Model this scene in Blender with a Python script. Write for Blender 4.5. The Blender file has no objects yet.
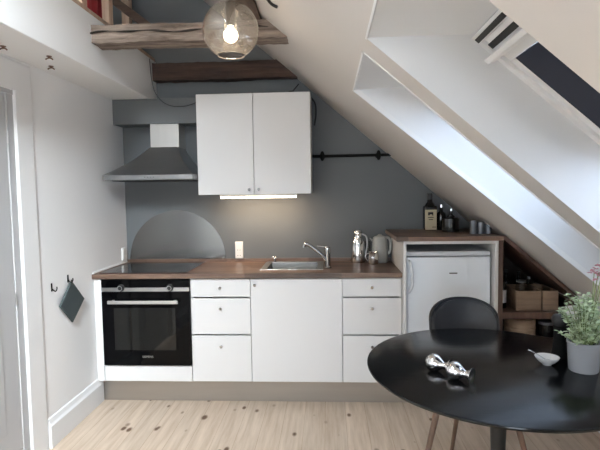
import bpy, bmesh, math, random
from mathutils import Vector, Matrix
random.seed(7)
S = bpy.context.scene
COL = S.collection

# ------------------------------------------------------------------ camera
cd = bpy.data.cameras.new('camera'); cam = bpy.data.objects.new('camera', cd); COL.objects.link(cam)
cd.sensor_width = 36.0; cd.lens = 502.26 * 36 / 600; cd.clip_start = 0.05
YAW, PITCH, ROLL = 0.0569, -0.0671, -0.0145
fw = Vector((-math.sin(YAW)*math.cos(PITCH), math.cos(YAW)*math.cos(PITCH), math.sin(PITCH)))
rt = Vector((math.cos(YAW), math.sin(YAW), 0)); up = rt.cross(fw)
r2 = rt*math.cos(ROLL) + up*math.sin(ROLL); u2 = -rt*math.sin(ROLL) + up*math.cos(ROLL)
M = Matrix((r2, u2, -fw)).transposed().to_4x4(); M.translation = (1.5692, -3.8128, 1.4107)
cam.matrix_world = M
S.camera = cam

# ------------------------------------------------------------------ world, light, exposure
w = bpy.data.worlds.new('sky'); S.world = w; w.use_nodes = True
wn = w.node_tree.nodes; bg = wn['Background']
bg.inputs[0].default_value = (0.89, 0.94, 1.0, 1)
# overcast sky, brighter around the veiled low sun on the skylight side
SUN = Vector((.70, -.70, .10)).normalized(); SKY, GLOW, POW = 136.0, 285.0, 4.0
wt_ = w.node_tree
tcw = wn.new('ShaderNodeTexCoord'); dt = wn.new('ShaderNodeVectorMath'); dt.operation = 'DOT_PRODUCT'; dt.inputs[1].default_value = SUN
nm = wn.new('ShaderNodeVectorMath'); nm.operation = 'NORMALIZE'
wt_.links.new(tcw.outputs['Generated'], nm.inputs[0]); wt_.links.new(nm.outputs[0], dt.inputs[0])
mx_ = wn.new('ShaderNodeMath'); mx_.operation = 'MAXIMUM'; mx_.inputs[1].default_value = 0; wt_.links.new(dt.outputs['Value'], mx_.inputs[0])
pw = wn.new('ShaderNodeMath'); pw.operation = 'POWER'; pw.inputs[1].default_value = POW; wt_.links.new(mx_.outputs[0], pw.inputs[0])
ma = wn.new('ShaderNodeMath'); ma.operation = 'MULTIPLY_ADD'; ma.inputs[1].default_value = GLOW; ma.inputs[2].default_value = SKY
wt_.links.new(pw.outputs[0], ma.inputs[0]); wt_.links.new(ma.outputs[0], bg.inputs[1])
S.view_settings.view_transform = 'Standard'; S.view_settings.look = 'None'
S.view_settings.exposure = -0.2; S.view_settings.gamma = 1.0; S.view_settings.use_curve_mapping = False
S.cycles.use_denoising = True
S.cycles.max_bounces = 10; S.cycles.diffuse_bounces = 6; S.cycles.transparent_max_bounces = 12
S.cycles.caustics_reflective = False; S.cycles.caustics_refractive = False

def area(name, loc, direction, sx, sy, power, color=(1,1,1), portal=False):
    l = bpy.data.lights.new(name, 'AREA'); l.shape = 'RECTANGLE'; l.size = sx; l.size_y = sy
    l.energy = power; l.color = color
    o = bpy.data.objects.new(name, l); COL.objects.link(o); o.location = loc
    d = Vector(direction).normalized()
    o.rotation_euler = d.to_track_quat('-Z', 'Y').to_euler()
    if portal: l.cycles.is_portal = True
    return o

# ------------------------------------------------------------------ materials
def mat(name, color, rough=0.5, metal=0.0, spec=0.5, noise=0.0, nscale=8, bump=0.0, bscale=200, stretch=(1,1,1), coat=0.0):
    m = bpy.data.materials.new(name); m.use_nodes = True
    nt = m.node_tree; b = nt.nodes['Principled BSDF']
    b.inputs['Base Color'].default_value = (*color, 1); b.inputs['Roughness'].default_value = rough
    b.inputs['Metallic'].default_value = metal; b.inputs['Specular IOR Level'].default_value = spec
    b.inputs['Coat Weight'].default_value = coat
    tc = nt.nodes.new('ShaderNodeTexCoord'); mp = nt.nodes.new('ShaderNodeMapping')
    mp.inputs['Scale'].default_value = stretch
    nt.links.new(tc.outputs['Object'], mp.inputs[0])
    if noise:
        n = nt.nodes.new('ShaderNodeTexNoise'); n.inputs['Scale'].default_value = nscale; n.inputs['Detail'].default_value = 5
        nt.links.new(mp.outputs[0], n.inputs['Vector'])
        mx = nt.nodes.new('ShaderNodeMix'); mx.data_type = 'RGBA'
        mx.inputs['A'].default_value = (*[c*(1-noise) for c in color], 1)
        mx.inputs['B'].default_value = (*[min(1, c*(1+noise)) for c in color], 1)
        nt.links.new(n.outputs['Fac'], mx.inputs['Factor']); nt.links.new(mx.outputs['Result'], b.inputs['Base Color'])
    if bump:
        n2 = nt.nodes.new('ShaderNodeTexNoise'); n2.inputs['Scale'].default_value = bscale; n2.inputs['Detail'].default_value = 4
        nt.links.new(mp.outputs[0], n2.inputs['Vector'])
        bp = nt.nodes.new('ShaderNodeBump'); bp.inputs['Strength'].default_value = bump; bp.inputs['Distance'].default_value = 0.01
        nt.links.new(n2.outputs['Fac'], bp.inputs['Height']); nt.links.new(bp.outputs[0], b.inputs['Normal'])
    return m

def emit(name, color, strength):
    m = bpy.data.materials.new(name); m.use_nodes = True; nt = m.node_tree
    b = nt.nodes['Principled BSDF']; b.inputs['Base Color'].default_value = (*color, 1)
    b.inputs['Emission Color'].default_value = (*color, 1); b.inputs['Emission Strength'].default_value = strength
    return m

def glass(name, tint, ior=1.45, rough=0.0, boost=0.0):
    m = bpy.data.materials.new(name); m.use_nodes = True; nt = m.node_tree
    for n in list(nt.nodes):
        if n.type != 'OUTPUT_MATERIAL': nt.nodes.remove(n)
    out = nt.nodes['Material Output']
    t = nt.nodes.new('ShaderNodeBsdfTransparent'); t.inputs[0].default_value = (*tint, 1)
    g = nt.nodes.new('ShaderNodeBsdfGlossy'); g.inputs['Roughness'].default_value = rough
    f0 = ((ior-1)/(ior+1))**2 + boost
    lw = nt.nodes.new('ShaderNodeLayerWeight'); lw.inputs['Blend'].default_value = .5
    p5 = nt.nodes.new('ShaderNodeMath'); p5.operation = 'POWER'; p5.inputs[1].default_value = 5; nt.links.new(lw.outputs['Facing'], p5.inputs[0])
    fr = nt.nodes.new('ShaderNodeMath'); fr.operation = 'MULTIPLY_ADD'; fr.inputs[1].default_value = 1-f0; fr.inputs[2].default_value = f0
    nt.links.new(p5.outputs[0], fr.inputs[0])
    mx = nt.nodes.new('ShaderNodeMixShader'); nt.links.new(fr.outputs[0], mx.inputs[0])
    nt.links.new(t.outputs[0], mx.inputs[1]); nt.links.new(g.outputs[0], mx.inputs[2])
    nt.links.new(mx.outputs[0], out.inputs[0])
    return m

def wood(name, dark, light, axis='X', scale=1.0, rough=0.5, strips=0.0, bump=0.15, mortar=0.0):
    """streaky wood with its grain along one axis; strips = width of the glued staves"""
    m = bpy.data.materials.new(name); m.use_nodes = True; nt = m.node_tree; L = nt.links.new
    b = nt.nodes['Principled BSDF']; b.inputs['Roughness'].default_value = rough
    tc = nt.nodes.new('ShaderNodeTexCoord'); mp = nt.nodes.new('ShaderNodeMapping')
    k = {'X': (0.08, 1, 1), 'Y': (1, 0.08, 1), 'Z': (1, 1, 0.08)}[axis]
    mp.inputs['Scale'].default_value = [a*scale for a in k]
    L(tc.outputs['Object'], mp.inputs[0])
    n = nt.nodes.new('ShaderNodeTexNoise'); n.inputs['Scale'].default_value = 28; n.inputs['Detail'].default_value = 7; n.inputs['Roughness'].default_value = .65
    L(mp.outputs[0], n.inputs['Vector'])
    r = nt.nodes.new('ShaderNodeValToRGB')
    r.color_ramp.elements[0].position = .32; r.color_ramp.elements[0].color = (*dark, 1)
    r.color_ramp.elements[1].position = .70; r.color_ramp.elements[1].color = (*light, 1)
    L(n.outputs['Fac'], r.inputs[0]); colr = r.outputs[0]
    if strips:
        m2 = nt.nodes.new('ShaderNodeMapping')
        if axis == 'Y': m2.inputs['Rotation'].default_value = (0, 0, math.pi/2)
        L(tc.outputs['Object'], m2.inputs[0])
        br = nt.nodes.new('ShaderNodeTexBrick'); br.inputs['Scale'].default_value = 1
        br.inputs['Brick Width'].default_value = strips*14; br.inputs['Row Height'].default_value = strips
        br.inputs['Mortar Size'].default_value = mortar; br.inputs['Color1'].default_value = (.5, .5, .5, 1); br.inputs['Color2'].default_value = (1.3, 1.3, 1.3, 1)
        br.inputs['Mortar'].default_value = (.25, .2, .17, 1); br.offset = .37
        L(m2.outputs[0], br.inputs['Vector'])
        mx = nt.nodes.new('ShaderNodeMix'); mx.data_type = 'RGBA'; mx.blend_type = 'MULTIPLY'; mx.inputs['Factor'].default_value = 1
        L(colr, mx.inputs['A']); L(br.outputs['Color'], mx.inputs['B']); colr = mx.outputs['Result']
    L(colr, b.inputs['Base Color'])
    if bump:
        bp = nt.nodes.new('ShaderNodeBump'); bp.inputs['Strength'].default_value = bump; bp.inputs['Distance'].default_value = .01
        L(n.outputs['Fac'], bp.inputs['Height']); L(bp.outputs[0], b.inputs['Normal'])
    return m

def pine_floor():
    m = bpy.data.materials.new('pale_pine_boards'); m.use_nodes = True; nt = m.node_tree; L = nt.links.new; N = nt.nodes.new
    b = nt.nodes['Principled BSDF']; b.inputs['Roughness'].default_value = .55; b.inputs['Specular IOR Level'].default_value = .22
    tc = N('ShaderNodeTexCoord')
    rot = N('ShaderNodeMapping'); rot.inputs['Rotation'].default_value = (0, 0, math.pi/2); L(tc.outputs['Object'], rot.inputs[0])
    br = N('ShaderNodeTexBrick'); br.inputs['Scale'].default_value = 1; br.inputs['Brick Width'].default_value = 3.7; br.inputs['Row Height'].default_value = .128
    br.inputs['Mortar Size'].default_value = .0016; br.inputs['Mortar Smooth'].default_value = .4
    br.inputs['Color1'].default_value = (.95, .945, .94, 1); br.inputs['Color2'].default_value = (1.04, 1.03, 1.02, 1); br.inputs['Mortar'].default_value = (.74, .68, .62, 1)
    L(rot.outputs[0], br.inputs['Vector'])
    mp = N('ShaderNodeMapping'); mp.inputs['Scale'].default_value = (1, .07, 1); L(tc.outputs['Object'], mp.inputs[0])
    n = N('ShaderNodeTexNoise'); n.inputs['Scale'].default_value = 26; n.inputs['Detail'].default_value = 6; n.inputs['Roughness'].default_value = .6; L(mp.outputs[0], n.inputs['Vector'])
    r = N('ShaderNodeValToRGB'); r.color_ramp.elements[0].position = .3; r.color_ramp.elements[0].color = (.47, .36, .268, 1)
    r.color_ramp.elements[1].position = .68; r.color_ramp.elements[1].color = (.67, .555, .445, 1); L(n.outputs['Fac'], r.inputs[0])
    mx = N('ShaderNodeMix'); mx.data_type = 'RGBA'; mx.blend_type = 'MULTIPLY'; mx.inputs['Factor'].default_value = 1
    L(r.outputs[0], mx.inputs['A']); L(br.outputs['Color'], mx.inputs['B'])
    # knots
    mk = N('ShaderNodeMapping'); mk.inputs['Scale'].default_value = (1, .55, 1); L(tc.outputs['Object'], mk.inputs[0])
    v = N('ShaderNodeTexVoronoi'); v.inputs['Scale'].default_value = 9.0; v.inputs['Randomness'].default_value = 1; L(mk.outputs[0], v.inputs['Vector'])
    nz = N('ShaderNodeTexNoise'); nz.inputs['Scale'].default_value = 3.1; L(tc.outputs['Object'], nz.inputs['Vector'])
    sz = N('ShaderNodeMapRange'); sz.inputs[1].default_value = .35; sz.inputs[2].default_value = .65; sz.inputs[3].default_value = .09; sz.inputs[4].default_value = .22; L(nz.outputs['Fac'], sz.inputs[0])
    dv = N('ShaderNodeMath'); dv.operation = 'DIVIDE'; L(v.outputs['Distance'], dv.inputs[0]); L(sz.outputs[0], dv.inputs[1])
    kr = N('ShaderNodeValToRGB'); kr.color_ramp.elements[0].position = .5; kr.color_ramp.elements[0].color = (.24, .17, .13, 1)
    kr.color_ramp.elements[1].position = 1.0; kr.color_ramp.elements[1].color = (1, 1, 1, 1); L(dv.outputs[0], kr.inputs[0])
    m2 = N('ShaderNodeMix'); m2.data_type = 'RGBA'; m2.blend_type = 'MULTIPLY'; m2.inputs['Factor'].default_value = 1
    L(mx.outputs['Result'], m2.inputs['A']); L(kr.outputs[0], m2.inputs['B']); L(m2.outputs['Result'], b.inputs['Base Color'])
    return m

M_white = mat('white_wall_paint', (.80, .80, .80), .65, noise=.02, nscale=2, bump=.04, bscale=90)
M_ceil = mat('warm_white_ceiling_paint', (.575, .542, .51), .7, noise=.03, nscale=2, bump=.04, bscale=60)
M_lining = mat('skylight_lining_paint', (.70, .71, .72), .5, noise=.02, nscale=2)
M_gloss = mat('gloss_white_trim', (.74, .74, .74), .6, spec=.15)
M_grey = mat('blue_grey_wall_paint', (.116, .125, .129), .6, noise=.05, nscale=3, bump=.05, bscale=70)
M_cab = mat('white_lacquered_front', (.70, .695, .69), .35, noise=.01, nscale=3)
M_cabside = mat('white_carcass', (.68, .67, .65), .5)
M_plinth = mat('brushed_steel_plinth', (.40, .37, .335), .38, metal=.85, noise=.06, nscale=30, stretch=(.1, 1, 1))
M_steel = mat('brushed_steel', (.50, .50, .50), .32, metal=1, noise=.08, nscale=40, stretch=(.1, 1, 1))
M_hood = mat('hood_steel', (.36, .37, .38), .36, metal=1, noise=.06, nscale=40, stretch=(.1, 1, 1))
M_chim = mat('chimney_steel', (.60, .59, .57), .33, metal=.8, noise=.05, nscale=40, stretch=(1, 1, .1))
M_splash = mat('splash_plate_steel', (.22, .22, .215), .20, metal=1, noise=.05, nscale=5)
M_chrome = mat('chrome', (.82, .82, .83), .07, metal=1)
M_tap = mat('tap_chrome', (.40, .40, .40), .12, metal=1)
M_black = mat('black_plastic', (.012, .012, .013), .4)
M_bglass = mat('black_glass', (.002, .002, .0024), .06, spec=.10)
M_ovwin = mat('oven_window_glass', (.006, .006, .0055), .05, spec=.38)
M_hob = mat('ceramic_hob_glass', (.006, .006, .0065), .08, spec=.3)
M_iron = mat('black_iron', (.004, .004, .004), .6, spec=.12)
M_walnut = wood('walnut_worktop', (.085, .047, .032), (.22, .14, .098), 'X', 1, .38, strips=.045, bump=.05)
M_walnutshade = wood('shaded_walnut_back', (.012, .007, .005), (.032, .018, .012), 'X', 1, .5, bump=.08)  # walnut painted darker for the shade inside the corner shelf
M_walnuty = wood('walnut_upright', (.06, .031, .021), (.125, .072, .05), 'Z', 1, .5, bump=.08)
M_beam = wood('weathered_beam', (.055, .036, .026), (.34, .27, .22), 'X', 1.1, .85, bump=1.0)
M_beamd = wood('dark_old_beam', (.014, .008, .006), (.085, .046, .032), 'X', .8, .85, bump=.9)
M_purlin = wood('brown_roof_timber', (.045, .028, .02), (.15, .10, .075), 'Y', .8, .8, bump=.6)
M_post = wood('raw_pine_post', (.36, .24, .17), (.58, .43, .33), 'Z', .8, .7, bump=.2)
M_brace = wood('dark_brace_timber', (.05, .03, .022), (.14, .09, .065), 'X', .8, .8, bump=.4)
M_floor = pine_floor()
M_table = wood('black_stained_oak', (.002, .002, .0022), (.006, .006, .0065), 'X', 1.2, .16, bump=.05)
M_table.node_tree.nodes['Principled BSDF'].inputs['Specular IOR Level'].default_value = .22
M_tmetal = mat('black_powder_coat', (.008, .008, .008), .5)
M_leather = mat('black_leather', (.007, .0075, .009), .42, spec=.3, bump=.15, bscale=350)
M_leather2 = mat('black_leather_pad', (.013, .0135, .016), .38, spec=.4, bump=.15, bscale=350)
M_leg = wood('walnut_chair_leg', (.10, .055, .035), (.22, .13, .09), 'Z', 1, .45, bump=.05)
M_fridge = mat('white_fridge_enamel', (.82, .86, .90), .4)
M_fridgel = mat('fridge_lid_plastic', (.66, .68, .71), .4)
M_plastic = mat('white_plastic', (.78, .77, .74), .4)
M_grill = mat('dark_grille', (.03, .03, .032), .6)
M_navy = mat('navy_blind_fabric', (.006, .009, .022), .8)
M_slot = mat('dark_vent_mesh', (.012, .011, .010), .8)
M_bottle = mat('dark_bottle_glass', (.010, .009, .008), .08, spec=.6)
M_label = mat('cream_paper_label', (.52, .44, .30), .8, noise=.08, nscale=20)
M_ink = mat('black_ink', (.02, .018, .015), .8)
M_tin = mat('grey_tin', (.16, .17, .19), .4, metal=.5, noise=.2, nscale=30)
M_crate = wood('pale_wood_crate', (.19, .125, .082), (.32, .225, .155), 'X', 1.3, .7, strips=.035, bump=.2)
M_bowlw = wood('bamboo_bowl', (.36, .25, .16), (.54, .40, .28), 'X', 1.3, .6, bump=.1)
M_pot = mat('grey_glazed_pot', (.38, .395, .42), .5, noise=.05, nscale=12)
M_soil = mat('dark_potting_soil', (.02, .014, .01), .95, bump=1, bscale=90)
M_leaf = mat('pale_green_leaf', (.54, .63, .43), .6, noise=.35, nscale=25)
M_stem = mat('green_stem', (.22, .30, .12), .6)
M_pink = mat('pink_petal', (.55, .25, .29), .6, noise=.3, nscale=40)
M_china = mat('white_china', (.80, .80, .80), .2)
M_felt = mat('dark_green_cloth', (.045, .062, .066), .9, bump=.8, bscale=400)
M_red = mat('red_cloth', (.34, .03, .04), .85, noise=.2, nscale=12)
M_cord = mat('black_cord', (.01, .01, .01), .6)
M_peg = mat('brass_brown_peg', (.20, .12, .08), .4, metal=.5)
M_bulb = emit('warm_bulb', (1.0, .86, .66), 10.0)
M_led = emit('warm_led', (1.0, .86, .68), 9.0)
M_globe = glass('smoked_globe_glass', (.89, .88, .87), 1.45, .0, boost=.09)
nt_ = M_globe.node_tree; old = nt_.nodes['Material Output'].inputs[0].links[0].from_socket
tl_ = nt_.nodes.new('ShaderNodeBsdfTranslucent'); tl_.inputs[0].default_value = (.55, .50, .44, 1)
mg_ = nt_.nodes.new('ShaderNodeMixShader'); mg_.inputs[0].default_value = .045
nt_.links.new(old, mg_.inputs[1]); nt_.links.new(tl_.outputs[0], mg_.inputs[2]); nt_.links.new(mg_.outputs[0], nt_.nodes['Material Output'].inputs[0])
M_pane = glass('window_pane', (.94, .96, .96), 1.45)
M_dimpane = glass('dimming_window_pane', (.125, .136, .150), 1.45)  # dark tint added to dim the light through the two lower skylights
M_tint = glass('tinted_window_pane', (.37, .385, .40), 1.45)  # tint sets how much light the added gable window lets in
M_clear = glass('clear_glass', (.88, .90, .90), 1.5, boost=.05)

# ------------------------------------------------------------------ mesh helpers
class MB:
    def __init__(s): s.bm = bmesh.new()
    def box(s, x0, x1, y0, y1, z0, z1):
        v = [s.bm.verts.new((x, y, z)) for x in (x0, x1) for y in (y0, y1) for z in (z0, z1)]
        for f in ((0,1,3,2),(4,6,7,5),(0,4,5,1),(2,3,7,6),(0,2,6,4),(1,5,7,3)): s.bm.faces.new([v[i] for i in f])
        return s
    def poly(s, pts): 
        s.bm.faces.new([s.bm.verts.new(p) for p in pts]); return s
    def hexa(s, a, b):
        """solid between quad a and quad b"""
        va = [s.bm.verts.new(p) for p in a]; vb = [s.bm.verts.new(p) for p in b]; n = len(va)
        s.bm.faces.new(va[::-1]); s.bm.faces.new(vb)
        for i in range(n): s.bm.faces.new((va[i], va[(i+1)%n], vb[(i+1)%n], vb[i]))
        return s
    def prism(s, pts, axis, a, b):
        def P(p, t): return {'x': (t, p[0], p[1]), 'y': (p[0], t, p[1]), 'z': (p[0], p[1], t)}[axis]
        return s.hexa([P(p, a) for p in pts], [P(p, b) for p in pts])
    def tube(s, path, rad, n=12, caps=True):
        path = [Vector(p) for p in path]
        if not hasattr(rad, '__len__'): rad = [rad]*len(path)
        rings = []; prev = None
        for i, p in enumerate(path):
            t = (path[min(i+1, len(path)-1)] - path[max(i-1, 0)]).normalized()
            if prev is None:
                a = Vector((0,0,1)) if abs(t.z) < .9 else Vector((1,0,0)); u = t.cross(a).normalized()
            else: u = (prev - t*prev.dot(t)).normalized()
            v = t.cross(u); prev = u
            rings.append([s.bm.verts.new(p + (u*math.cos(2*math.pi*k/n) + v*math.sin(2*math.pi*k/n))*rad[i]) for k in range(n)])
        for a, b in zip(rings, rings[1:]):
            for k in range(n): s.bm.faces.new((a[k], a[(k+1)%n], b[(k+1)%n], b[k]))
        if caps: s.bm.faces.new(rings[0][::-1]); s.bm.faces.new(rings[-1])
        return s
    def lathe(s, c, prof, axis=(0,0,1), n=32):
        """prof: (distance along axis, radius)"""
        c = Vector(c); t = Vector(axis).normalized()
        a = Vector((0,0,1)) if abs(t.z) < .9 else Vector((1,0,0)); u = a.cross(t).normalized(); v = t.cross(u)
        rings = []
        for d, r in prof:
            if r < 1e-6: rings.append([s.bm.verts.new(c + t*d)])
            else: rings.append([s.bm.verts.new(c + t*d + (u*math.cos(2*math.pi*k/n) + v*math.sin(2*math.pi*k/n))*r) for k in range(n)])
        for a, b in zip(rings, rings[1:]):
            for k in range(n):
                k2 = (k+1) % n
                if len(a) == 1 and len(b) == 1: continue
                if len(a) == 1: s.bm.faces.new((a[0], b[k2], b[k]))
                elif len(b) == 1: s.bm.faces.new((a[k], a[k2], b[0]))
                else: s.bm.faces.new((a[k], a[k2], b[k2], b[k]))
        return s
    def clip(s, co, no):
        g = s.bm.verts[:] + s.bm.edges[:] + s.bm.faces[:]
        r = bmesh.ops.bisect_plane(s.bm, geom=g, plane_co=co, plane_no=no, clear_outer=True)
        ed = [e for e in r['geom_cut'] if isinstance(e, bmesh.types.BMEdge)]
        bmesh.ops.holes_fill(s.bm, edges=s.bm.edges[:], sides=0)
        return s
    def build(s, name, m, parent=None, base=None, bevel=0.0, smooth=None, seg=2, recalc=True):
        """world-coordinate mesh -> one object; a child is stored relative to its thing's base"""
        org = Vector(base) if base is not None else Vector((0,0,0))
        if parent is not None:
            q = parent; org = Vector((0,0,0))
            while q is not None: org = org + q.location; q = q.parent
        for v in s.bm.verts: v.co -= org
        if recalc: bmesh.ops.recalc_face_normals(s.bm, faces=s.bm.faces)
        me = bpy.data.meshes.new(name); s.bm.to_mesh(me); s.bm.free()
        me.materials.append(m)
        o = bpy.data.objects.new(name, me); COL.objects.link(o)
        if parent is not None: o.parent = parent
        else: o.location = org
        if smooth is not None:
            for p in me.polygons: p.use_smooth = True
            try: me.set_sharp_from_angle(angle=math.radians(smooth))
            except Exception: pass
        if bevel:
            b = o.modifiers.new('edge', 'BEVEL'); b.width = bevel; b.segments = seg; b.limit_method = 'ANGLE'; b.angle_limit = math.radians(40)
        return o

def box(name, m, b, parent=None, bevel=.002, base=None):
    return MB().box(*b).build(name, m, parent, base, bevel)
def thing(name, label, cat, loc, group=None):
    o = bpy.data.objects.new(name, None); COL.objects.link(o); o.location = loc; o.empty_display_size = .05
    o['label'] = label; o['category'] = cat
    if group: o['group'] = group
    return o
def tag(o, label, cat, group=None):
    o['label'] = label; o['category'] = cat
    if group: o['group'] = group
    return o
def struct(o, label=None):
    o['kind'] = 'structure'
    if label: o['label'] = label
    return o
def copy_tree(o, parent=None):
    c = o.copy(); COL.objects.link(c)
    if parent is not None: c.parent = parent
    for ch in list(o.children): copy_tree(ch, c)
    return c
def bez(p0, p1, p2, n=10):
    p0, p1, p2 = Vector(p0), Vector(p1), Vector(p2)
    return [p0*(1-t)**2 + p1*2*t*(1-t) + p2*t*t for t in [i/n for i in range(n+1)]]
def catmull(pts, n=6):
    P = [Vector(p) for p in pts]; P = [P[0]] + P + [P[-1]]; out = []
    for i in range(1, len(P)-2):
        a, b, c, d = P[i-1:i+3]
        for k in range(n):
            t = k/n
            out.append(.5*((2*b) + (c-a)*t + (2*a-5*b+4*c-d)*t*t + (3*b-a-3*c+d)*t**3))
    out.append(P[-2]); return out

# ================================================================== STRUCTURE
SL, Z0 = .855, 3.402                       # roof slope: z = Z0 - SL*x
def zs(x): return Z0 - SL*x
NRM = math.sqrt(1+SL*SL)
YF = -6.3                                   # gable wall behind the camera
KX = 3.11                                   # knee wall
RX = .20                                    # ridge

struct(box('floor', M_floor, (-.1, 3.25, YF, .1, -.1, 0), bevel=0), 'pale pine floorboards with small dark knots')
# left wall with the doorway cut out
DY0, DY1, DZ = -2.20, -1.345, 1.935
wl = MB(); wl.box(-.12, 0, DY1, .0, 0, 2.1).box(-.12, 0, YF, DY0, 0, 2.1).box(-.12, 0, DY0, DY1, DZ, 2.1)
struct(wl.build('wall_left', M_white), 'white painted wall with a doorway')
# kitchen wall, house-shaped, grey
struct(MB().prism([(-.9, 0), (3.25, 0), (3.25, .7), (RX, zs(RX)+.05), (-1.3, zs(RX)+.05-1.5*SL), (-1.3, 1.9), (-.9, 1.9)], 'y', 0, .12).build('wall_back', M_grey), 'blue grey painted gable wall behind the kitchen')
# loft slab above the soffit
struct(box('wall_loft', M_white, (-1.1, .276, YF, 0, 2.098, 2.40), bevel=.004), 'white boxed loft edge and soffit above the doorway wall')
struct(box('trim_loft_plate', M_post, (.20, .2755, YF, -.02, 2.40, 2.424), bevel=.003), 'narrow raw pine plate along the loft edge')
# boxed duct over the hood
struct(box('trim_duct_box', M_grey, (.0, .66, -.175, 0, 1.9157, 2.097), bevel=.003), 'blue grey boxed duct above the extractor hood')
# knee wall
struct(box('wall_knee', M_white, (KX, KX+.1, YF, 0, 0, zs(KX)+.02), bevel=0), 'low knee wall under the slope')
# left roof half over the loft
struct(MB().hexa([(RX, YF, zs(RX)), (-1.3, YF, zs(RX)-1.5*SL), (-1.3, YF, zs(RX)-1.5*SL+.1), (RX, YF, zs(RX)+.1)],
                 [(RX, 0, zs(RX)), (-1.3, 0, zs(RX)-1.5*SL), (-1.3, 0, zs(RX)-1.5*SL+.1), (RX, 0, zs(RX)+.1)]).build('ceiling_loft', M_ceil), 'far roof slope over the loft')

# sloping ceiling with skylight openings
HX0, HX1, DX = 1.706, 2.9, .375
def zw(x): return zs(x) + SL*DX             # window plane
holes = [((-1.09, -1.29), (-1.84, -1.84)), ((-2.005, -2.005), (-2.765, -2.765))]
added_holes = [(-2.93, -4.6)]         # unseen skylight added by the ridge to light the soffit
GX0, GX1 = .24, .95
YS = -2.9
c = MB()
def P(x, y): return (x, y, zs(x))
def roof_cells(P, xa, xb, x0, x1, g0, g1, yb, ye):
    c.poly([P(xa, yb), P(x0, yb), P(x0, YS), P(xa, YS)]); c.poly([P(x1, yb), P(xb, yb), P(xb, YS), P(x1, YS)])
    prev = (yb, yb)
    for far, near in holes + [((YS, YS), None)]:
        c.poly([P(x0, prev[0]), P(x1, prev[1]), P(x1, far[1]), P(x0, far[0])]); prev = near
    if ye is None: return
    c.poly([P(xa, YS), P(g0, YS), P(g0, ye), P(xa, ye)]); c.poly([P(g1, YS), P(xb, YS), P(xb, ye), P(g1, ye)])
    prev = YS
    for far, near in added_holes + [(ye, None)]:
        c.poly([P(g0, prev), P(g1, prev), P(g1, far), P(g0, far)]); prev = near
roof_cells(P, RX, KX+.05, HX0, HX1, GX0, GX1, 0, YF)
struct(c.build('ceiling', M_ceil), 'sloping warm white ceiling under the roof')
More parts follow.
